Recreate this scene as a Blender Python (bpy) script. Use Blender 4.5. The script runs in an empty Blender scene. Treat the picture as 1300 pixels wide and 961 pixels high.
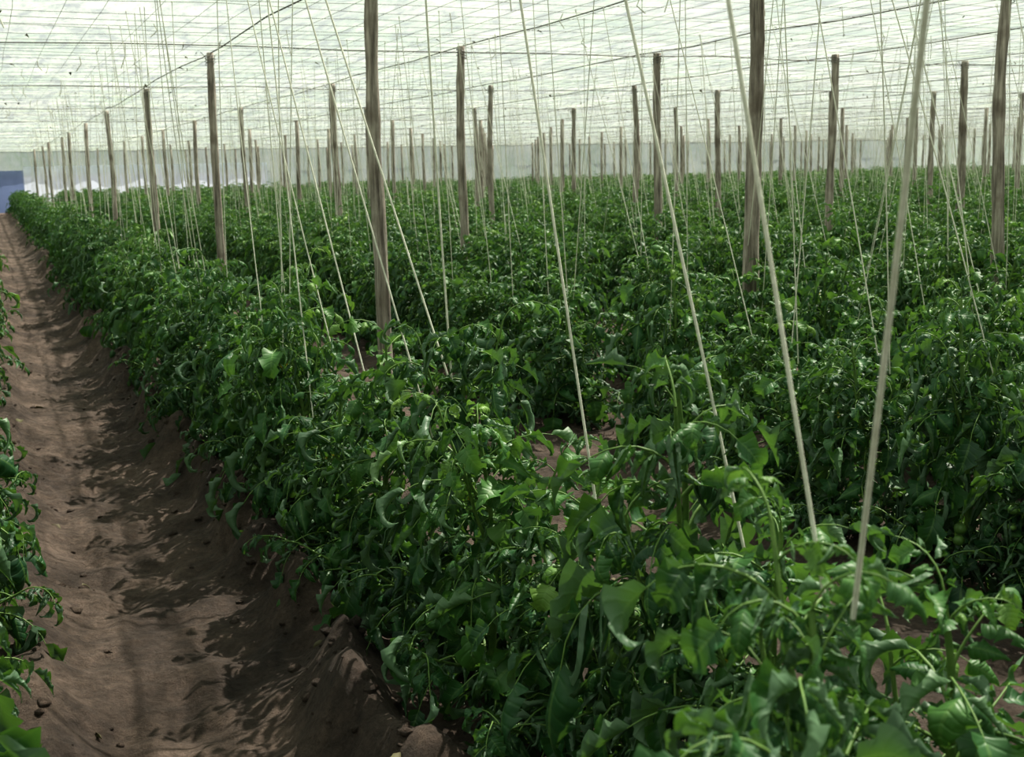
import bpy, math, random
import numpy as np
from mathutils import Vector, Matrix, noise as mnoise

rng = random.Random(11)
scene = bpy.context.scene
COL = scene.collection
U = rng.uniform

# ------------------------------------------------------------------ materials
def new_mat(name):
    m = bpy.data.materials.new(name); m.use_nodes = True
    nt = m.node_tree; nt.nodes.clear()
    return m, nt, nt.nodes.new('ShaderNodeOutputMaterial')

def N(nt, typ, **kw):
    n = nt.nodes.new(typ)
    for k, v in kw.items():
        if k in n.inputs: n.inputs[k].default_value = v
        else: setattr(n, k, v)
    return n

def ramp(nt, stops):
    r = nt.nodes.new('ShaderNodeValToRGB'); e = r.color_ramp.elements
    while len(e) < len(stops): e.new(0.5)
    for i, (p, c) in enumerate(stops):
        e[i].position = p; e[i].color = (*c, 1) if len(c) == 3 else c
    return r

def math_n(nt, op, a, b=None, c=None):
    n = nt.nodes.new('ShaderNodeMath'); n.operation = op
    for i, v in enumerate((a, b, c)):
        if v is None: continue
        if hasattr(v, 'links'): nt.links.new(v, n.inputs[i])
        else: n.inputs[i].default_value = v
    return n.outputs[0]

def mixc(nt, fac, a, b, mode='MIX'):
    n = nt.nodes.new('ShaderNodeMixRGB'); n.blend_type = mode
    for i, v in enumerate((fac, a, b)):
        if hasattr(v, 'links'): nt.links.new(v, n.inputs[i])
        elif i == 0: n.inputs[0].default_value = v
        else: n.inputs[i].default_value = (*v, 1)
    return n.outputs[0]

def leaf_material():
    m, nt, out = new_mat('tomato_leaf'); L = nt.links.new
    at = N(nt, 'ShaderNodeAttribute', attribute_name='leafdat')
    sep = N(nt, 'ShaderNodeSeparateColor'); L(at.outputs['Color'], sep.inputs[0])
    tint, av, tt = sep.outputs
    oi = N(nt, 'ShaderNodeObjectInfo')
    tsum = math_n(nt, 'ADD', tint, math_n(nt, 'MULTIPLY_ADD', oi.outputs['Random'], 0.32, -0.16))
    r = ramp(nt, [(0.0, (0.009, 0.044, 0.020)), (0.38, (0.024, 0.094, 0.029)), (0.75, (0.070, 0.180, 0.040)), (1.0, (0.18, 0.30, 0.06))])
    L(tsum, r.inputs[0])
    mid = math_n(nt, 'LESS_THAN', av, 0.08)
    ph = math_n(nt, 'MULTIPLY_ADD', av, -7.0, math_n(nt, 'MULTIPLY', tt, 38.0))
    vein = math_n(nt, 'POWER', math_n(nt, 'MULTIPLY_ADD', math_n(nt, 'SINE', ph), 0.5, 0.5), 6.0)
    c1 = mixc(nt, math_n(nt, 'MULTIPLY', vein, 0.10), r.outputs[0], (0.12, 0.24, 0.06))
    c2 = mixc(nt, math_n(nt, 'MULTIPLY', mid, 0.30), c1, (0.18, 0.31, 0.09))
    geo = N(nt, 'ShaderNodeNewGeometry')
    c3 = mixc(nt, math_n(nt, 'MULTIPLY', geo.outputs['Backfacing'], 0.55), c2, (0.15, 0.23, 0.15))
    b = N(nt, 'ShaderNodeBump', Strength=0.4, Distance=0.003); L(math_n(nt, 'ADD', vein, mid), b.inputs['Height']); b.invert = True
    p = N(nt, 'ShaderNodeBsdfPrincipled', Roughness=0.48); L(c3, p.inputs['Base Color']); L(b.outputs[0], p.inputs['Normal'])
    p.inputs['Specular IOR Level'].default_value = 0.42
    tr = N(nt, 'ShaderNodeBsdfTranslucent')
    L(mixc(nt, 0.42, c2, (0.24, 0.46, 0.04)), tr.inputs['Color'])
    mx = N(nt, 'ShaderNodeMixShader'); mx.inputs[0].default_value = 0.25
    L(p.outputs[0], mx.inputs[1]); L(tr.outputs[0], mx.inputs[2]); L(mx.outputs[0], out.inputs[0])
    return m

def simple(name, col, rough=0.5, noise_scale=None, col2=None, bump=0.0, trans=0.0):
    m, nt, out = new_mat(name); L = nt.links.new
    p = N(nt, 'ShaderNodeBsdfPrincipled', Roughness=rough)
    p.inputs['Base Color'].default_value = (*col, 1)
    if noise_scale:
        tc = N(nt, 'ShaderNodeTexCoord')
        nz = N(nt, 'ShaderNodeTexNoise', Scale=noise_scale, Detail=5.0)
        L(tc.outputs['Object'], nz.inputs['Vector'])
        r = ramp(nt, [(0.35, col), (0.65, col2 or col)]); L(nz.outputs[0], r.inputs[0]); L(r.outputs[0], p.inputs['Base Color'])
        if bump:
            b = N(nt, 'ShaderNodeBump', Strength=bump, Distance=0.01); L(nz.outputs[0], b.inputs['Height']); L(b.outputs[0], p.inputs['Normal'])
    if trans:
        tr = N(nt, 'ShaderNodeBsdfTranslucent'); tr.inputs[0].default_value = (*col, 1)
        mx = N(nt, 'ShaderNodeMixShader'); mx.inputs[0].default_value = trans
        L(p.outputs[0], mx.inputs[1]); L(tr.outputs[0], mx.inputs[2]); L(mx.outputs[0], out.inputs[0])
    else:
        L(p.outputs[0], out.inputs[0])
    return m

M_LEAF = leaf_material()
M_STEM = simple('tomato_stem', (0.085, 0.17, 0.035), 0.6, 30, (0.14, 0.24, 0.055), 0.2)
M_FRUIT = simple('green_tomato', (0.08, 0.18, 0.035), 0.42, 12, (0.15, 0.27, 0.07))
M_FLOWER = simple('tomato_flower', (0.60, 0.50, 0.04), 0.5, trans=0.3)
M_TWINE = simple('white_twine', (0.60, 0.61, 0.50), 0.7, 60, (0.74, 0.75, 0.64), 0.3, trans=0.15)
M_WIRE = simple('galvanised_wire', (0.15, 0.17, 0.17), 0.5, 20, (0.26, 0.25, 0.22))
M_RUST = simple('thick_cable', (0.06, 0.055, 0.05), 0.7, 20, (0.13, 0.11, 0.09))
PLANT_MATS = [M_LEAF, M_STEM, M_FRUIT, M_FLOWER]

def wood_material():
    m, nt, out = new_mat('weathered_wood'); L = nt.links.new
    tc = N(nt, 'ShaderNodeTexCoord'); mp = N(nt, 'ShaderNodeMapping'); mp.inputs['Scale'].default_value = (26, 26, 1.6)
    L(tc.outputs['Object'], mp.inputs[0])
    nz = N(nt, 'ShaderNodeTexNoise', Scale=1.0, Detail=8.0, Roughness=0.7); L(mp.outputs[0], nz.inputs['Vector'])
    n2 = N(nt, 'ShaderNodeTexNoise', Scale=4.0, Detail=4.0); L(tc.outputs['Object'], n2.inputs['Vector'])
    r = ramp(nt, [(0.36, (0.08, 0.066, 0.055)), (0.48, (0.29, 0.255, 0.215)), (0.62, (0.53, 0.48, 0.41))]); L(nz.outputs[0], r.inputs[0])
    r2 = ramp(nt, [(0.50, (0, 0, 0)), (0.68, (0.7, 0.7, 0.7))]); L(n2.outputs[0], r2.inputs[0])
    c = mixc(nt, r2.outputs[0], r.outputs[0], (0.14, 0.11, 0.085))
    p = N(nt, 'ShaderNodeBsdfPrincipled', Roughness=0.85); L(c, p.inputs['Base Color'])
    b = N(nt, 'ShaderNodeBump', Strength=1.0, Distance=0.025); L(nz.outputs[0], b.inputs['Height']); L(b.outputs[0], p.inputs['Normal'])
    L(p.outputs[0], out.inputs[0]); return m
M_WOOD = wood_material()

def soil_material():
    m, nt, out = new_mat('sandy_soil'); L = nt.links.new
    tc = N(nt, 'ShaderNodeTexCoord')
    a = N(nt, 'ShaderNodeTexNoise', Scale=1.6, Detail=7.0, Roughness=0.7); L(tc.outputs['Object'], a.inputs['Vector'])
    f = N(nt, 'ShaderNodeTexNoise', Scale=24.0, Detail=9.0, Roughness=0.75); L(tc.outputs['Object'], f.inputs['Vector'])
    v = N(nt, 'ShaderNodeTexVoronoi', Scale=20.0); L(tc.outputs['Object'], v.inputs['Vector'])
    r = ramp(nt, [(0.32, (0.042, 0.030, 0.024)), (0.5, (0.108, 0.080, 0.063)), (0.66, (0.205, 0.155, 0.124))]); L(a.outputs[0], r.inputs[0])
    r2 = ramp(nt, [(0.3, (0.42, 0.40, 0.38)), (0.7, (1.35, 1.3, 1.25))]); L(f.outputs[0], r2.inputs[0])
    c = mixc(nt, 0.85, r.outputs[0], r2.outputs[0], 'MULTIPLY')
    p = N(nt, 'ShaderNodeBsdfPrincipled', Roughness=0.95); L(c, p.inputs['Base Color'])
    h = math_n(nt, 'MULTIPLY_ADD', v.outputs[0], 0.35, f.outputs[0])
    b = N(nt, 'ShaderNodeBump', Strength=1.0, Distance=0.06); L(h, b.inputs['Height']); L(b.outputs[0], p.inputs['Normal'])
    L(p.outputs[0], out.inputs[0]); return m
M_SOIL = soil_material()

def net_material(name, col, tfac, dirt=True):
    """shade cloth / plastic net: part open weave (transparent), part diffusing"""
    m, nt, out = new_mat(name); L = nt.links.new
    tc = N(nt, 'ShaderNodeTexCoord')
    sp = N(nt, 'ShaderNodeSeparateXYZ'); L(tc.outputs['Object'], sp.inputs[0])
    nz = N(nt, 'ShaderNodeTexNoise', Scale=0.7, Detail=6.0, Roughness=0.7); L(tc.outputs['Object'], nz.inputs['Vector'])
    mp = N(nt, 'ShaderNodeMapping'); mp.inputs['Scale'].default_value = (7.0, 2.2, 3.0); mp.inputs['Rotation'].default_value = (0, 0, 0.5)
    L(tc.outputs['Object'], mp.inputs[0])
    n2 = N(nt, 'ShaderNodeTexNoise', Scale=1.0, Detail=6.0, Roughness=0.72); L(mp.outputs[0], n2.inputs['Vector'])
    rr = ramp(nt, [(0.38, (0, 0, 0)), (0.62, (1, 1, 1))]); L(nz.outputs[0], rr.inputs[0])
    c = mixc(nt, rr.outputs[0], col, (col[0]*0.70, col[1]*0.80, col[2]*0.72))
    dr = ramp(nt, [(0.53, (0, 0, 0)), (0.66, (1, 1, 1))]); L(n2.outputs[0], dr.inputs[0])
    c = mixc(nt, math_n(nt, 'MULTIPLY', dr.outputs[0], 0.4 if dirt else 0.1), c, (0.38, 0.39, 0.28))
    fr = math_n(nt, 'FRACT', math_n(nt, 'MULTIPLY', sp.outputs[0], 0.4))
    seam = math_n(nt, 'LESS_THAN', fr, 0.035)
    c = mixc(nt, math_n(nt, 'MULTIPLY', seam, 0.5), c, (0.30, 0.36, 0.32))
    tr = N(nt, 'ShaderNodeBsdfTranslucent'); L(c, tr.inputs[0])
    df = N(nt, 'ShaderNodeBsdfDiffuse'); L(c, df.inputs[0])
    m1 = N(nt, 'ShaderNodeMixShader'); m1.inputs[0].default_value = 0.38; L(tr.outputs[0], m1.inputs[1]); L(df.outputs[0], m1.inputs[2])
    tp = N(nt, 'ShaderNodeBsdfTransparent')
    band = math_n(nt, 'MULTIPLY_ADD', math_n(nt, 'SUBTRACT', n2.outputs[0], 0.5), 1.5, tfac)
    band = math_n(nt, 'MULTIPLY', band, math_n(nt, 'MULTIPLY_ADD', seam, -0.6, 1.0))
    cl = N(nt, 'ShaderNodeClamp'); L(band, cl.inputs[0]); cl.inputs[1].default_value = 0.08; cl.inputs[2].default_value = 0.92
    m2 = N(nt, 'ShaderNodeMixShader'); L(cl.outputs[0], m2.inputs[0]); L(m1.outputs[0], m2.inputs[1]); L(tp.outputs[0], m2.inputs[2])
    L(m2.outputs[0], out.inputs[0]); return m
M_ROOF = net_material('roof_shade_net', (0.74, 0.80, 0.68), 0.60)
M_WALLNET = net_material('wall_shade_net', (0.44, 0.49, 0.44), 0.24)
M_WHITE = simple('white_plastic_sheet', (0.82, 0.88, 1.0), 0.5, 0.6, (0.88, 0.92, 1.0), trans=0.60)
M_BLUE = simple('blue_plastic_sheet', (0.20, 0.26, 0.46), 0.5, 0.8, (0.32, 0.38, 0.60), trans=0.45)

# ------------------------------------------------------------------ mesh builder
class MB:
    def __init__(s): s.V = []; s.F = []; s.M = []; s.D = []; s.n = 0
    def add(s, V, F, mat, dat=None):
        V = np.asarray(V, float); F = np.asarray(F, int)
        s.V.append(V); s.F.append(F + s.n); s.M.append(np.full(len(F), mat, int))
        if dat is None: dat = np.tile([0.5, 0.5, 0.0, 1.0], (len(V), 1))
        s.D.append(dat); s.n += len(V)
    def mesh(s, name, mats, data=True):
        V = np.concatenate(s.V); F = np.concatenate(s.F); me = bpy.data.meshes.new(name)
        me.from_pydata(V.tolist(), [], F.tolist())
        for m in mats: me.materials.append(m)
        me.polygons.foreach_set('material_index', np.concatenate(s.M))
        me.polygons.foreach_set('use_smooth', np.ones(len(F), bool))
        if data:
            a = me.attributes.new('leafdat', 'FLOAT_COLOR', 'POINT')
            a.data.foreach_set('color', np.concatenate(s.D).astype(np.float32).ravel())
        me.update(); return me

def nrm(v): return v / (np.linalg.norm(v) + 1e-9)

def tube(pts, rad, sides=6):
    pts = np.asarray(pts, float); n = len(pts)
    rad = np.full(n, rad) if np.isscalar(rad) else np.asarray(rad)
    T = np.gradient(pts, axis=0); V = []
    ref = np.array([0.0, 0, 1]) if abs(nrm(T[0])[2]) < 0.8 else np.array([1.0, 0, 0])
    ang = np.linspace(0, 2*math.pi, sides, endpoint=False)
    for i in range(n):
        t = nrm(T[i]); a = nrm(np.cross(t, ref)); b = np.cross(t, a)
        V.append(pts[i] + rad[i]*(np.cos(ang)[:, None]*a + np.sin(ang)[:, None]*b))
    V = np.concatenate(V); F = []
    for i in range(n-1):
        for j in range(sides):
            k = (j+1) % sides
            F.append((i*sides+j, i*sides+k, (i+1)*sides+k, (i+1)*sides+j))
    return V, F

def ball(c, r, squash=0.85, ns=10, nr=6):
    V = []; F = []
    for i in range(nr+1):
        th = math.pi*(0.02 + 0.96*i/nr)
        for j in range(ns):
            a = 2*math.pi*j/ns; rr = r*math.sin(th)*(1+0.05*math.cos(5*a))
            V.append((c[0]+rr*math.cos(a), c[1]+rr*math.sin(a), c[2]+r*squash*math.cos(th)))
    for i in range(nr):
        for j in range(ns):
            k = (j+1) % ns; F.append((i*ns+j, (i+1)*ns+j, (i+1)*ns+k, i*ns+k))
    return V, F

# leaflet templates (unit length along +x, y lateral, z normal)
def leaflet_template(nr, nc, fold, curl, ph, lob):
    t = np.linspace(0, 1, nr+1); ds = 1/nr
    ang = -curl*t**1.4
    cx = np.concatenate([[0], np.cumsum(np.cos(ang[:-1])*ds)]); cz = np.concatenate([[0], np.cumsum(np.sin(ang[:-1])*ds)])
    w = 0.295*np.sin(math.pi*np.clip(t, 0, 1)**0.64)**0.92*(1.20-0.56*t) + 0.006
    vs = np.linspace(-1, 1, nc+1); V = []; D = []
    for i in range(nr+1):
        nx, nz_ = -math.sin(ang[i]), math.cos(ang[i])
        for v in vs:
            a = abs(v); saw = ((t[i]*3.6+ph+(0.3 if v > 0 else 0)) % 1.0)*2-1
            ww = w[i]*(1 - lob*a*a*saw)
            y = math.copysign(ww*math.sin(fold*a)/fold, v); z = ww*(1-math.cos(fold*a))/fold + 0.07*math.sin(11*t[i]+ph*6)*v*w[i]*3
            tw = 0.9*(ph-0.5)*t[i]
            y, z = y*math.cos(tw)-z*math.sin(tw), y*math.sin(tw)+z*math.cos(tw)
            V.append((cx[i]+nx*z + 0.10*a*a*w[i]*saw - 0.06*a*a*math.cos(ang[i]), y, cz[i]+nz_*z)); D.append((0, a, t[i], 1))
    F = [(i*(nc+1)+j, i*(nc+1)+j+1, (i+1)*(nc+1)+j+1, (i+1)*(nc+1)+j) for i in range(nr) for j in range(nc)]
    F = [f[::-1] for f in F]
    return np.array(V), np.array(F), np.array(D, float)

TPL = {}
for lod, (nr, nc) in {0: (14, 6), 1: (6, 4), 2: (3, 2)}.items():
    r_ = random.Random(5)
    TPL[lod] = [leaflet_template(nr, nc, r_.choice([-1.3, 0.9, 1.7, 2.4, 2.9, 3.4]), r_.uniform(0.2, 3.6), r_.uniform(0, 1), 0.36 if lod == 0 else 0.16) for _ in range(26)]

def put_leaflet(mb, r, p, axis, n, size, tint, lod):
    V, F, D = r.choice(TPL[lod])
    x = nrm(axis); y = nrm(np.cross(n, x)); z = np.cross(x, y)
    a = r.uniform(-0.9, 0.9); y, z = y*math.cos(a)+z*math.sin(a), z*math.cos(a)-y*math.sin(a)
    B = np.stack([x, y, z])*size
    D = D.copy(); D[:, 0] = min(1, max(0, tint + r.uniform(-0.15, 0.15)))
    W = V.copy(); W[:, 1] *= r.uniform(0.8, 1.2)
    mb.add(p + W @ B, F, 0, D)

UP = np.array([0, 0, 1.0])
LS = 1.22
def compound_leaf(mb, r, p0, az, elev, L, droop, tint, lod):
    n = 7; p = np.array(p0, float); P = [p.copy()]; fr = []
    for i in range(n):
        t = i/(n-1); e = elev - droop*t; a2 = az + 0.25*math.sin(3*t+tint*9)
        d = np.array([math.cos(e)*math.cos(a2), math.cos(e)*math.sin(a2), math.sin(e)])
        s = np.array([-math.sin(a2), math.cos(a2), 0]); nn = np.cross(d, s)
        fr.append((p.copy(), d, s, nn)); p = p + d*L/n; p[2] = max(p[2], 0.03); P.append(p.copy())
    if lod < 2:
        V, F = tube(P, np.linspace(0.0036, 0.0013, len(P))*(L/0.34+0.3), 4); mb.add(V, F, 1)
    def at(t):
        f = t*(n-1); i = min(n-2, int(f)); k = f-i
        return fr[i][0]*(1-k)+fr[i+1][0]*k, fr[i][1], fr[i][2], fr[i][3]
    for t, sz in ((0.28, 0.27), (0.42, 0.11), (0.55, 0.35), (0.68, 0.10), (0.80, 0.32)):
        if lod == 2 and sz < 0.2: continue
        q, d, s, nn = at(t)
        for sg in (-1, 1):
            ax = d*r.uniform(0.3, 0.75) + sg*s*0.9 - UP*r.uniform(-0.05, 0.85)
            put_leaflet(mb, r, q + nrm(ax)*0.012, ax, nn + 0.3*UP, LS*L*sz*r.uniform(0.7, 1.25)*(1.2 if lod == 2 else 1), tint, lod)
    q, d, s, nn = at(1.0)
    put_leaflet(mb, r, P[-1], d - UP*0.25, nn, LS*L*0.44, tint, lod)

def flower(mb, c, r, sz):
    ax = nrm(np.array([r.uniform(-1, 1), r.uniform(-1, 1), -0.3])); a = nrm(np.cross(ax, UP)); b = np.cross(ax, a)
    for k in range(5):
        th = k*2*math.pi/5; d = math.cos(th)*a+math.sin(th)*b; s = -math.sin(th)*a+math.cos(th)*b
        V = [c, c+d*sz*0.5+s*sz*0.22+ax*0.1*sz, c+d*sz - ax*0.35*sz, c+d*sz*0.5-s*sz*0.22+ax*0.1*sz]
        mb.add(V, [(0, 1, 2, 3)], 3)
    V, F = tube([c, c+ax*sz*0.7], [sz*0.16, sz*0.06], 5); mb.add(V, F, 3)

def build_plant(mb, r, H, lod, off=(0, 0)):
    ph = r.uniform(0, 6); ox, oy = off
    def stem(t): return np.array([ox+0.06*math.sin(3*t+ph)*t, oy+0.06*math.cos(2.3*t+ph)*t, H*t*0.93])
    S = [stem(k/9) for k in range(10)]; V, F = tube(S, np.linspace(0.016, 0.006, 10), 8 if lod == 0 else 4); mb.add(V, F, 1)
    nl = 23 if lod < 2 else 17; az = r.uniform(0, 6)
    for i in range(nl):
        t = 0.08 + 0.92*i/(nl-1); az += 2.4 + r.uniform(-0.4, 0.4)
        L = (0.44-0.10*t if t < 0.65 else 0.375 - (t-0.65)/0.35*0.20)*r.uniform(0.75, 1.15)
        elev = 0.15 + 1.1*t**2 + r.uniform(-0.2, 0.35); droop = 1.6 - 0.2*t + r.uniform(-0.4, 0.6)
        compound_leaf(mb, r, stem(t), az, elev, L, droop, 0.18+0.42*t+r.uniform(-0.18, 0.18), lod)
    a0 = r.uniform(0, 6.28)
    for sh in range(7):
        low = sh < 3
        t0 = r.uniform(0.04, 0.16) if low else r.uniform(0.2, 0.72)
        a = a0 + sh*2.1 + r.uniform(-.4, .4); b = stem(t0)
        ln = r.uniform(0.34, 0.48) if low else r.uniform(0.30, 0.54)*(1.1-0.35*t0)
        kh, kv = (0.92, 0.42) if low else (r.uniform(0.25, 0.6), 1.05)
        def sp(t): return b + np.array([math.cos(a), math.sin(a), 0])*ln*kh*t**0.8 + UP*ln*kv*t**1.2
        V, F = tube([sp(k/5) for k in range(6)], np.linspace(0.008, 0.004, 6), 6 if lod == 0 else 4); mb.add(V, F, 1)
        m = 7 if lod < 2 else 5; z2 = r.uniform(0, 6)
        for i in range(m):
            t = 0.22+0.78*i/(m-1); z2 += 2.4
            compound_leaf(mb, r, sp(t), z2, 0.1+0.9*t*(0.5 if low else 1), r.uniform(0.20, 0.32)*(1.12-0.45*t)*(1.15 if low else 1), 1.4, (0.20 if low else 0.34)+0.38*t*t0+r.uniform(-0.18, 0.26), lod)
    if lod < 2:
        for k in range(r.choice([1, 1, 2])):
            t = r.uniform(0.2, 0.6); a = r.uniform(0, 6.28); b = stem(t); d = np.array([math.cos(a), math.sin(a), 0])
            path = [b, b+d*0.10+UP*0.03, b+d*0.16-UP*0.01, b+d*0.19-UP*0.09]; V, F = tube(path, 0.003, 4); mb.add(V, F, 1)
            for j in range(r.randint(2, 4)):
                c = path[-1] + np.array([r.uniform(-.04, .04), r.uniform(-.04, .04), -0.035*j+0.03]); rr = r.uniform(0.018, 0.030)
                V, F = ball(c, rr); mb.add(V, F, 2)
                for q in range(5):
                    th = q*1.256; e = np.array([math.cos(th), math.sin(th), 0]); s = np.array([-e[1], e[0], 0]); top = c+UP*rr*0.86
                    mb.add([top, top+e*rr*0.4+s*rr*0.12+UP*.002, top+e*rr*0.9-UP*rr*0.1, top+e*rr*0.4-s*rr*0.12+UP*.002], [(0, 1, 2, 3)], 1)
        if r.random() < 0.35:
            t = r.uniform(0.6, 0.85); a = r.uniform(0, 6.28); b = stem(t); d = np.array([math.cos(a), math.sin(a), 0])
            path = [b, b+d*0.06+UP*0.04, b+d*0.11+UP*0.03]; V, F = tube(path, 0.002, 4); mb.add(V, F, 1)
            for j in range(2): flower(mb, path[-1]+np.array([r.uniform(-.03, .03), r.uniform(-.03, .03), r.uniform(-.03, .02)]), r, 0.010)

def variants(lod, cnt, seed):
    out = []
    for k in range(cnt):
        r = random.Random(seed+k); mb = MB(); build_plant(mb, r, 1.12, lod); out.append(mb.mesh('tomato_plant_mesh', PLANT_MATS))
    return out
P0 = variants(0, 8, 100); P1 = variants(1, 6, 200); P2 = []
for k in range(5):
    r = random.Random(300+k); mb = MB()
    for j in range(4): build_plant(mb, r, 1.12*r.uniform(0.82, 1.12), 2, (r.uniform(-.1, .1), -0.75+0.5*j))
    P2.append(mb.mesh('tomato_hedge_mesh', PLANT_MATS))

# ------------------------------------------------------------------ layout constants
EYE = 1.75; PSI = math.radians(24.5); ROOF = 3.06
XMIN, XMAX, YMIN, YMAX = -8.0, 62.0, -4.0, 65.0
rows = [-5.1, -3.5, -1.9, -0.36, 1.5, 3.60, 4.80, 6.90, 8.1]
while rows[-1] < XMAX-2.5: rows.append(rows[-1]+1.65)

def in_view(x, y, margin=9):
    a = math.degrees(math.atan2(x, y) - PSI)
    return abs(a) < 24.6+margin

def gz(x, y):
    h = 0.0
    if 0.05 < x < 1.02: h -= 0.09*math.sin(math.pi*(x-0.05)/0.97)**0.5
    wob = 0.20*mnoise.noise(Vector((0.0, y*1.1, 3.1)))
    h += 0.17*math.exp(-((x-1.02-wob)/0.14)**2)*(0.75+1.5*mnoise.noise(Vector((x*3.0, y*2.6, 0))))
    h += 0.07*math.exp(-((x-0.0)/0.14)**2)*(0.7+1.0*mnoise.noise(Vector((x*2.5, y*2.2, 9))))
    for rx in rows:
        if abs(x-rx) < 1: h += 0.05*math.exp(-((x-rx)/0.35)**2)
    h += 0.05*mnoise.noise(Vector((x*1.6, y*1.6, 1.0))) + 0.04*mnoise.noise(Vector((x*6, y*5, 2.0))) + 0.02*mnoise.noise(Vector((x*15, y*15, 5.0)))
    return h

twine_pts = []
# ------------------------------------------------------------------ tomato rows
row1 = [(0.98, 1.10, 0.98), (1.42, 1.40, 0.94), (1.46, 1.80, 0.92), (1.46, 2.28, 1.13), (1.42, 2.75, 0.80), (1.36, 3.22, 0.90), (1.42, 3.72, 1.06), (1.36, 4.25, 0.90)]
for rx in rows:
    emp = bpy.data.objects.new('tomato_plant_row', None); COL.objects.link(emp); emp.location = (rx, 0, 0)
    emp.empty_display_size = 0.2
    spots = []
    if rx == 1.5:
        spots += row1; y = 4.75
    elif rx < 0: y = 2.1 if rx > -1 else 3.0
    else: y = 0.6
    while y < 22.0:
        dx = -0.14 if rx == 1.5 else 0
        near2 = rx > 2 and rx < 9 and y < 11
        if not (rx > 2 and rng.random() < (0.08 if near2 else 0.05)):
            spots.append((rx+dx+U(-.10, .08), y+U(-.06, .06), U(0.74, 1.12) if near2 else U(0.78, 1.12)))
        y += 0.47
    for i, (x, yy, s) in enumerate(spots):
        d = math.hypot(x, yy)
        if d > 7 and not in_view(x, yy): continue
        if rx < -1 and yy > 12: continue
        me = rng.choice(P0 if d < 9 else P1)
        ob = bpy.data.objects.new('plant', me); COL.objects.link(ob); ob.parent = emp
        z = gz(x, yy) - 0.01
        w = U(0.90, 1.06)*(0.94 if rx < 0 else 1)
        ob.location = (x-rx, yy, z); ob.rotation_euler = (U(-.09, .09), U(-.09, .09), U(0, 6.28)); ob.scale = (w, w, s)
        if rx > -1 and not (rx == 1.5 and yy < 5.6):
            for k in range(1 if rng.random() < 0.6 else 2):
                if rng.random() < 0.12: continue
                bx = x+U(-.06, .06); by = yy+U(-.05, .05); bz = U(0.62, 0.9)
                lean = rng.choice([0.75, 0.55, 0.05, -0.5, -0.05, 0.3])
                tx = bx+U(-.28, .15); ty = by+lean+U(-.1, .1)
                twine_pts.append(((bx, by, bz), (tx, ty, ROOF-0.03), 0.0029, d < 12))
    y = 23.0
    while y < YMAX-1.5:
        if in_view(rx, y, 5) and rx > -6:
            ob = bpy.data.objects.new('hedge', rng.choice(P2)); COL.objects.link(ob); ob.parent = emp
            ob.location = (U(-.08, .08), y, 0.0); ob.rotation_euler = (0, 0, rng.choice([0, math.pi])+U(-.04, .04)); ob.scale = (1, 1.05, U(0.90, 1.08))
            if rx > -1 and y < 50:
                for k in range(4 if y < 38 else 1):
                    bx = rx+U(-.1, .1); by = y+U(-1, 1)
                    twine_pts.append(((bx, by, 0.85), (bx+U(-.28, .15), by+rng.choice([0.7, 0.5, 0, -.5])+U(-.1, .1), ROOF-0.03), 0.0030, False))
        y += 2.0

for b, t, r_ in [((0.98, 1.10, 1.16), (0.71, 0.60, 3.03), 0.0038), ((1.06, 1.25, 1.12), (1.00, 1.72, 3.03), 0.0034),
                 ((1.46, 1.95, 0.80), (1.33, 2.65, 3.03), 0.0036), ((1.415, 2.54, 0.70), (1.36, 3.13, 3.03), 0.0036),
                 ((1.50, 3.83, 0.95), (1.19, 4.78, 3.03), 0.0038), ((1.50, 3.83, 0.95), (1.49, 4.0, 3.03), 0.0038),
                 ((1.50, 4.9, 0.82), (1.29, 5.86, 3.03), 0.0038), ((1.30, 5.1, 0.62), (1.33, 5.8, 3.03), 0.0034),
                 ((1.52, 5.5, 0.85), (1.3, 6.3, 3.03), 0.0034), ((1.44, 3.75, 0.6), (1.12, 4.75, 3.03), 0.0034)]:
    twine_pts.append((b, t, r_, True))

mb = MB()
for b, t, r_, fine in twine_pts:
    b = np.array(b); t = np.array(t); n = 9 if fine else 2
    sg = U(0.0, 0.045)
    P = [b+(t-b)*k/(n-1) + np.array([0.5, 1, 0])*(-sg*math.sin(math.pi*k/(n-1))) for k in range(n)]
    V, F = tube(P, r_, 6 if fine else 3); mb.add(V, F, 0)
    if fine:
        a = np.linspace(0, 2*math.pi, 7); V, F = tube([t+np.array([0, 0.010*math.cos(q), 0.012*math.sin(q)+0.005]) for q in a], 0.0025, 4); mb.add(V, F, 0)
me = mb.mesh('support_twines', [M_TWINE], False); ob = bpy.data.objects.new('support_twines', me); COL.objects.link(ob)

# ------------------------------------------------------------------ ground
def axis_steps(segs):
    v = [segs[0][0]]
    for a, b, s in segs:
        n = max(1, int(round((b-a)/s)))
        v += [a+(b-a)*k/n for k in range(1, n+1)]
    return v
xs = axis_steps([(-60, XMIN, 8), (XMIN, -1, 0.5), (-1, 2, 0.03), (2, 9, 0.14), (9, XMAX, 1.0), (XMAX, 120, 10)])
ys = axis_steps([(-40, YMIN, 8), (YMIN, 0.5, 0.3), (0.5, 9, 0.035), (9, 25, 0.15), (25, YMAX, 1.0), (YMAX, 160, 10)])
V = [(x, y, gz(x, y)) for y in ys for x in xs]; nx = len(xs)
F = [(j*nx+i, j*nx+i+1, (j+1)*nx+i+1, (j+1)*nx+i) for j in range(len(ys)-1) for i in range(nx-1)]
me = bpy.data.meshes.new('floor'); me.from_pydata(V, [], F); me.materials.append(M_SOIL)
me.polygons.foreach_set('use_smooth', [True]*len(F)); ob = bpy.data.objects.new('floor', me); COL.objects.link(ob)

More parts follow.
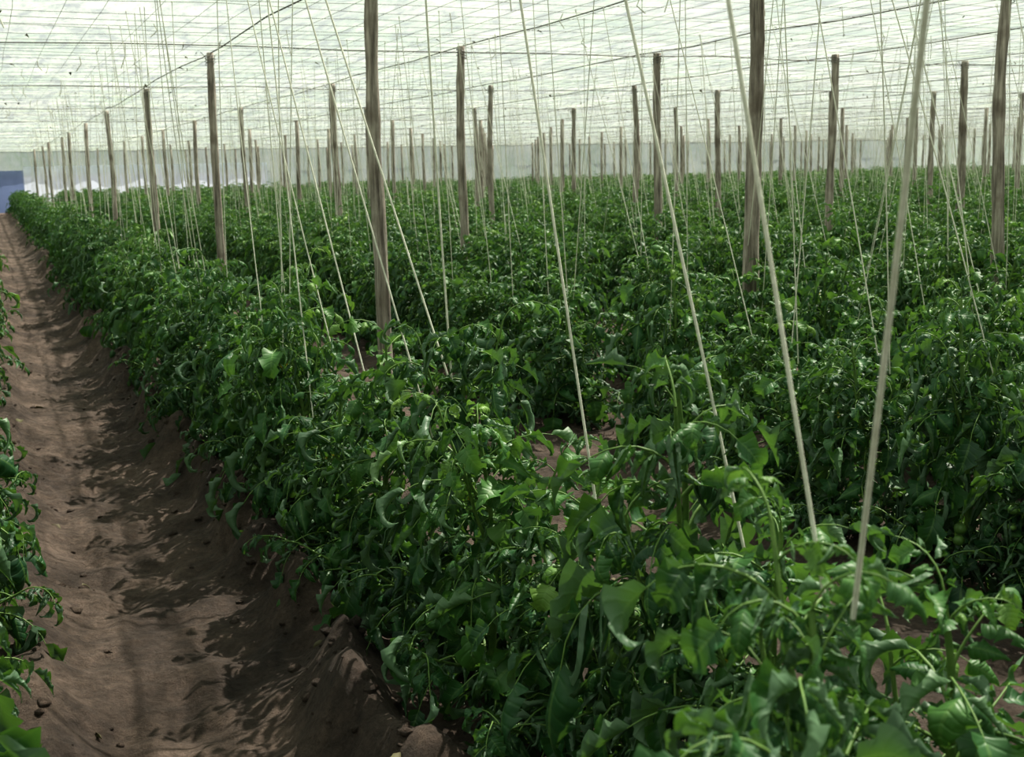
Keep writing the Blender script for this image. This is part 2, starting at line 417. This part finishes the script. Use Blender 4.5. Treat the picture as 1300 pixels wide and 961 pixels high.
mb = MB()
for k in range(900):
    x = (U(-0.1, 0.3) if rng.random() < 0.2 else rng.gauss(1.0, 0.12)) if rng.random() < 0.8 else U(0, 6); y = 1.5 + 11*rng.random()**1.4
    r_ = 0.004+0.024*rng.random()**3
    V, F = ball((x, y, gz(x, y)+r_*0.1), r_, U(0.5, 0.7), 7, 5)
    V = np.array(V); V += np.array([[mnoise.noise(Vector(v)*50+Vector((q*7, 0, 0)))*r_*0.6 for q in range(3)] for v in V]); mb.add(V, F, 0)
ob = bpy.data.objects.new('soil_clods', mb.mesh('soil_clods', [M_SOIL], False)); COL.objects.link(ob)
mb = MB(); r_ = random.Random(3)
for k in range(40):
    x = r_.choice([U(0.0, 0.3), U(0.9, 1.2), U(2.2, 3.0)]); y = U(2.2, 10)
    a = U(0, 6.28); put_leaflet(mb, r_, np.array([x, y, gz(x, y)+0.012]), np.array([math.cos(a), math.sin(a), 0.05]), UP, U(0.05, 0.09), U(0.1, 0.4), 1)
M_DRY = simple('dry_leaf', (0.06, 0.045, 0.025), 0.8, 15, (0.11, 0.11, 0.045))
ob = bpy.data.objects.new('fallen_leaves', mb.mesh('fallen_leaves', [M_DRY])); COL.objects.link(ob)

# ------------------------------------------------------------------ posts
def post_geo(r, H, rad, fine=True):
    n = 26 if fine else 5; ph = r.uniform(0, 6); s = 16 if fine else 6
    P = [(0.024*math.sin(2.2*k/n*3+ph)*k/n, 0.024*math.cos(1.7*k/n*3+ph)*k/n, -0.1+(H+0.1)*k/n) for k in range(n+1)]
    R = [rad*(1.10-0.24*k/n)*(1+0.05*math.sin(k*1.3+ph)+r.uniform(-.03, .03)) for k in range(n+1)]
    V, F = tube(P, R, s); V = list(V); b = len(V)
    V, F = np.array(V), list(F)
    top = [n*s+j for j in range(s)]
    c = np.array(P[-1])+np.array([0, 0, 0.006]); V = np.concatenate([V, [c]])
    for j in range(0, s, 2): F.append((top[j], top[(j+1) % s], top[(j+2) % s], b))
    if fine:
        for q in V[:b]:
            k = mnoise.noise(Vector((q[0]*40+ph, q[1]*40, q[2]*4)))*0.008; d = math.hypot(q[0], q[1])+1e-6; q[0] += q[0]/d*k; q[1] += q[1]/d*k
    return V, F
posts_mesh = []
for k in range(7):
    mb = MB(); r = random.Random(40+k); V, F = post_geo(r, ROOF-0.02, 0.044+0.012*r.random()); mb.add(V, F, 0)
    tx, ty = V[-1][0], V[-1][1]
    for zz in (ROOF-0.07, ROOF-0.10, ROOF-0.13):
        a = np.linspace(0, 2*math.pi, 13); V, F = tube([(tx+0.052*math.cos(q), ty+0.052*math.sin(q), zz+0.02*math.sin(q)) for q in a], 0.004, 4); mb.add(V, F, 1)
    V, F = tube([(tx+0.055, ty, ROOF-0.1), (tx+0.09, ty+0.02, ROOF-0.07), (tx+0.13, ty, ROOF-0.02)], 0.004, 4); mb.add(V, F, 1)
    posts_mesh.append(mb.mesh('wooden_post_mesh', [M_WOOD, M_WIRE], False))
known = [(2.34, 7.2), (4.85, 6.55), (7.25, 6.6), (2.3, 12.75), (4.75, 11.6), (7.35, 11.8), (9.7, 11.5), (2.35, 18.2), (4.85, 16.9), (7.4, 16.9), (9.9, 16.6),
         (2.35, 24.4), (2.35, 29.9), (2.35, 36.0)]
far = MB(); grid_y = [1.0, 6.6, 12.0, 17.5, 23.2, 28.8, 34.5, 40, 45.6, 51, 56.7, 62]
px = -5.2
allp = list(known)
while px < XMAX-1:
    for gy in grid_y:
        x, y = px+U(-.12, .12), gy+U(-.2, .2)
        if any(math.hypot(x-a, y-b) < 1.9 for a, b in known): continue
        if abs(x) < 1.2 and y < 6: continue
        if abs(px) < 1.2: x = -0.35
        allp.append((x, y))
    px += 2.5
for x, y in allp:
    d = math.hypot(x, y)
    if d < 28:
        ob = bpy.data.objects.new('wooden_post', rng.choice(posts_mesh)); COL.objects.link(ob)
        ob.location = (x, y, 0); ob.rotation_euler = (U(-.008, .008), U(-.008, .008), U(0, 6.28))
    else:
        V, F = post_geo(rng, ROOF-0.02, 0.055, False); V = V + np.array([x, y, 0]); far.add(V, F, 0)
ob = bpy.data.objects.new('distant_wooden_posts', far.mesh('distant_wooden_posts', [M_WOOD], False)); COL.objects.link(ob)

# ------------------------------------------------------------------ roof: sheet, wires, cables
def roof_z(x, y):
    return ROOF+0.045 + 0.05*abs(math.sin(math.pi*(x-2.3)/2.5)) + 0.06*max(-0.3, mnoise.noise(Vector((x*0.9, y*0.9, 0)))) + 0.02*math.sin(y*5.2+x)*math.sin(x*6.1)
xs = axis_steps([(XMIN, 14, 0.16), (14, XMAX, 0.5)]); ys = axis_steps([(YMIN, 26, 0.2), (26, YMAX, 0.6)]); nx = len(xs)
V = [(x, y, roof_z(x, y)) for y in ys for x in xs]
F = [(j*nx+i, j*nx+i+1, (j+1)*nx+i+1, (j+1)*nx+i) for j in range(len(ys)-1) for i in range(nx-1)]
me = bpy.data.meshes.new('ceiling'); me.from_pydata(V, [], F); me.materials.append(M_ROOF)
me.polygons.foreach_set('use_smooth', [True]*len(F)); ob = bpy.data.objects.new('ceiling', me); COL.objects.link(ob)

mb = MB()
x = XMIN
while x < XMAX:
    xx = x+U(-.06, .06); n = 40
    P = [(xx+U(-.02, .02), YMIN+(YMAX-YMIN)*k/n, ROOF+U(-.02, .012)) for k in range(n+1)]
    V, F = tube(P, 0.0020 if x < 20 else 0.0028, 4); mb.add(V, F, 0); x += 0.36 if x < 14 else 0.8
y = YMIN
while y < YMAX:
    yy = y+U(-.08, .08); n = 50
    P = [(XMIN+(XMAX-XMIN)*k/n, yy+U(-.03, .03), ROOF+0.01+U(-.025, .012)) for k in range(n+1)]
    V, F = tube(P, 0.0022 if y < 25 else 0.0026, 4); mb.add(V, F, 0); y += 0.42 if y < 30 else 0.95
px = -5.2
while px < XMAX:
    P = [(px+U(-.04, .04), YMIN+(YMAX-YMIN)*k/60, ROOF-0.015+U(-.025, .015)) for k in range(61)]
    V, F = tube(P, 0.006, 5); mb.add(V, F, 1); px += 2.5
for gy in grid_y:
    P = [(XMIN+(XMAX-XMIN)*k/60, gy+U(-.05, .05), ROOF-0.03+U(-.03, .015)) for k in range(61)]
    V, F = tube(P, 0.006, 5); mb.add(V, F, 1)
ob = bpy.data.objects.new('roof_wire_grid', mb.mesh('roof_wire_grid', [M_WIRE, M_RUST], False)); COL.objects.link(ob)

mb = MB()
for k in range(240):
    x = U(-1, 16); y = U(3, 26); l = U(0.05, 0.28); V, F = tube([(x, y, ROOF), (x+U(-.03, .03), y+U(-.03, .03), ROOF-l/2), (x+U(-.06, .06), y, ROOF-l)], U(0.003, 0.006), 4); mb.add(V, F, 0)
ob = bpy.data.objects.new('loose_twine_ends', mb.mesh('loose_twine_ends', [M_TWINE], False)); COL.objects.link(ob)
mb = MB(); r_ = random.Random(8)
for k in range(320):
    x = r_.uniform(-3, 20); y = r_.uniform(2, 34); a = r_.uniform(0, 6.28)
    if r_.random() < 0.4: x = round((x-2.3)/2.5)*2.5+2.3+r_.gauss(0, .08)
    put_leaflet(mb, r_, np.array([x, y, ROOF+0.01]), np.array([math.cos(a), math.sin(a), -0.2]), UP, r_.uniform(0.03, 0.08), 0.2, 1)
ob = bpy.data.objects.new('withered_leaf_scraps', mb.mesh('withered_leaf_scraps', [M_DRY])); COL.objects.link(ob)

# ------------------------------------------------------------------ walls
def sheet(name, a, b, z0, z1, mat, amp=0.04):
    a = np.array(a, float); b = np.array(b, float); L_ = np.linalg.norm(b-a); n = int(L_/0.5)+1; m = 6
    d = (b-a)/L_; nn = np.array([-d[1], d[0]]); V = []
    for j in range(m+1):
        for i in range(n+1):
            s = L_*i/n; p = a+d*s + nn*amp*(math.sin(s*2.3)+0.6*math.sin(s*5.1+j)); V.append((p[0], p[1], z0+(z1-z0)*j/m))
    F = [(j*(n+1)+i, j*(n+1)+i+1, (j+1)*(n+1)+i+1, (j+1)*(n+1)+i) for j in range(m) for i in range(n)]
    me = bpy.data.meshes.new(name); me.from_pydata(V, [], F); me.materials.append(mat)
    me.polygons.foreach_set('use_smooth', [True]*len(F)); o = bpy.data.objects.new(name, me); COL.objects.link(o); return o
def back_wall():
    mb = MB()
    for x0, x1, z0, z1 in ((XMIN, -5, -0.05, 1.85), (14.6, XMAX, -0.05, 1.85), (XMIN, XMAX, 1.85, ROOF+0.1)):
        n = max(2, int((x1-x0)/0.5)); V = [(x0+(x1-x0)*i/n, YMAX+0.04*math.sin(i*1.15), z) for z in (z0, (z0+z1)/2, z1) for i in range(n+1)]
        F = [(j*(n+1)+i, j*(n+1)+i+1, (j+1)*(n+1)+i+1, (j+1)*(n+1)+i) for j in range(2) for i in range(n)]; mb.add(V, F, 0)
    o = bpy.data.objects.new('wall_back', mb.mesh('wall_back', [M_WALLNET], False)); COL.objects.link(o)
back_wall()
sheet('wall_right', (XMAX, YMIN), (XMAX, YMAX), -0.05, ROOF+0.1, M_WALLNET)
sheet('wall_left', (XMIN, YMIN), (XMIN, YMAX), -0.05, ROOF+0.1, M_WALLNET)
sheet('wall_front', (XMIN, YMIN), (XMAX, YMIN), -0.05, ROOF+0.1, M_WALLNET)
sheet('white_windbreak_sheet', (1.9, YMAX-0.15), (14.6, YMAX-0.15), 0.0, 2.35, M_WHITE)
sheet('blue_windbreak_sheet', (-5.0, YMAX-0.15), (1.9, YMAX-0.15), 0.0, 2.15, M_BLUE)

# ------------------------------------------------------------------ light
w = bpy.data.worlds.new('World'); scene.world = w; w.use_nodes = True
bg = w.node_tree.nodes['Background']; bg.inputs[0].default_value = (0.86, 0.93, 1.0, 1); bg.inputs[1].default_value = 0.54
sd = bpy.data.lights.new('sun', 'SUN'); sd.energy = 10.5; sd.angle = math.radians(0.55); sd.color = (1.0, 0.94, 0.83)
so = bpy.data.objects.new('sun', sd); COL.objects.link(so)
to_sun = Vector((0.62, 0.28, 1.0)).normalized(); so.rotation_euler = to_sun.to_track_quat('Z', 'Y').to_euler(); so.location = (10, 5, 20)

# ------------------------------------------------------------------ camera
pitch = math.radians(8.8); roll = math.radians(1.3)
f = Vector((math.sin(PSI)*math.cos(pitch), math.cos(PSI)*math.cos(pitch), -math.sin(pitch)))
r0 = f.cross(Vector((0, 0, 1))).normalized(); u0 = r0.cross(f)
r1 = r0*math.cos(roll) - u0*math.sin(roll); u1 = u0*math.cos(roll) + r0*math.sin(roll)
cd = bpy.data.cameras.new('camera'); co = bpy.data.objects.new('camera', cd); COL.objects.link(co)
M = Matrix((r1, u1, -f)).transposed().to_4x4(); M.translation = Vector((0, 0, EYE)); co.matrix_world = M
cd.sensor_width = 36; cd.lens = 40; cd.shift_y = -44.5/1300; cd.clip_start = 0.05; cd.clip_end = 500
cd.dof.use_dof = True; cd.dof.focus_distance = 4.2; cd.dof.aperture_fstop = 6.3
scene.camera = co
scene.view_settings.view_transform = 'Standard'
for lk in ('Medium High Contrast', 'Standard - Medium High Contrast'):
    try:
        scene.view_settings.look = lk; print('look', lk); break
    except Exception as e: print(e)
print('twines', len(twine_pts))
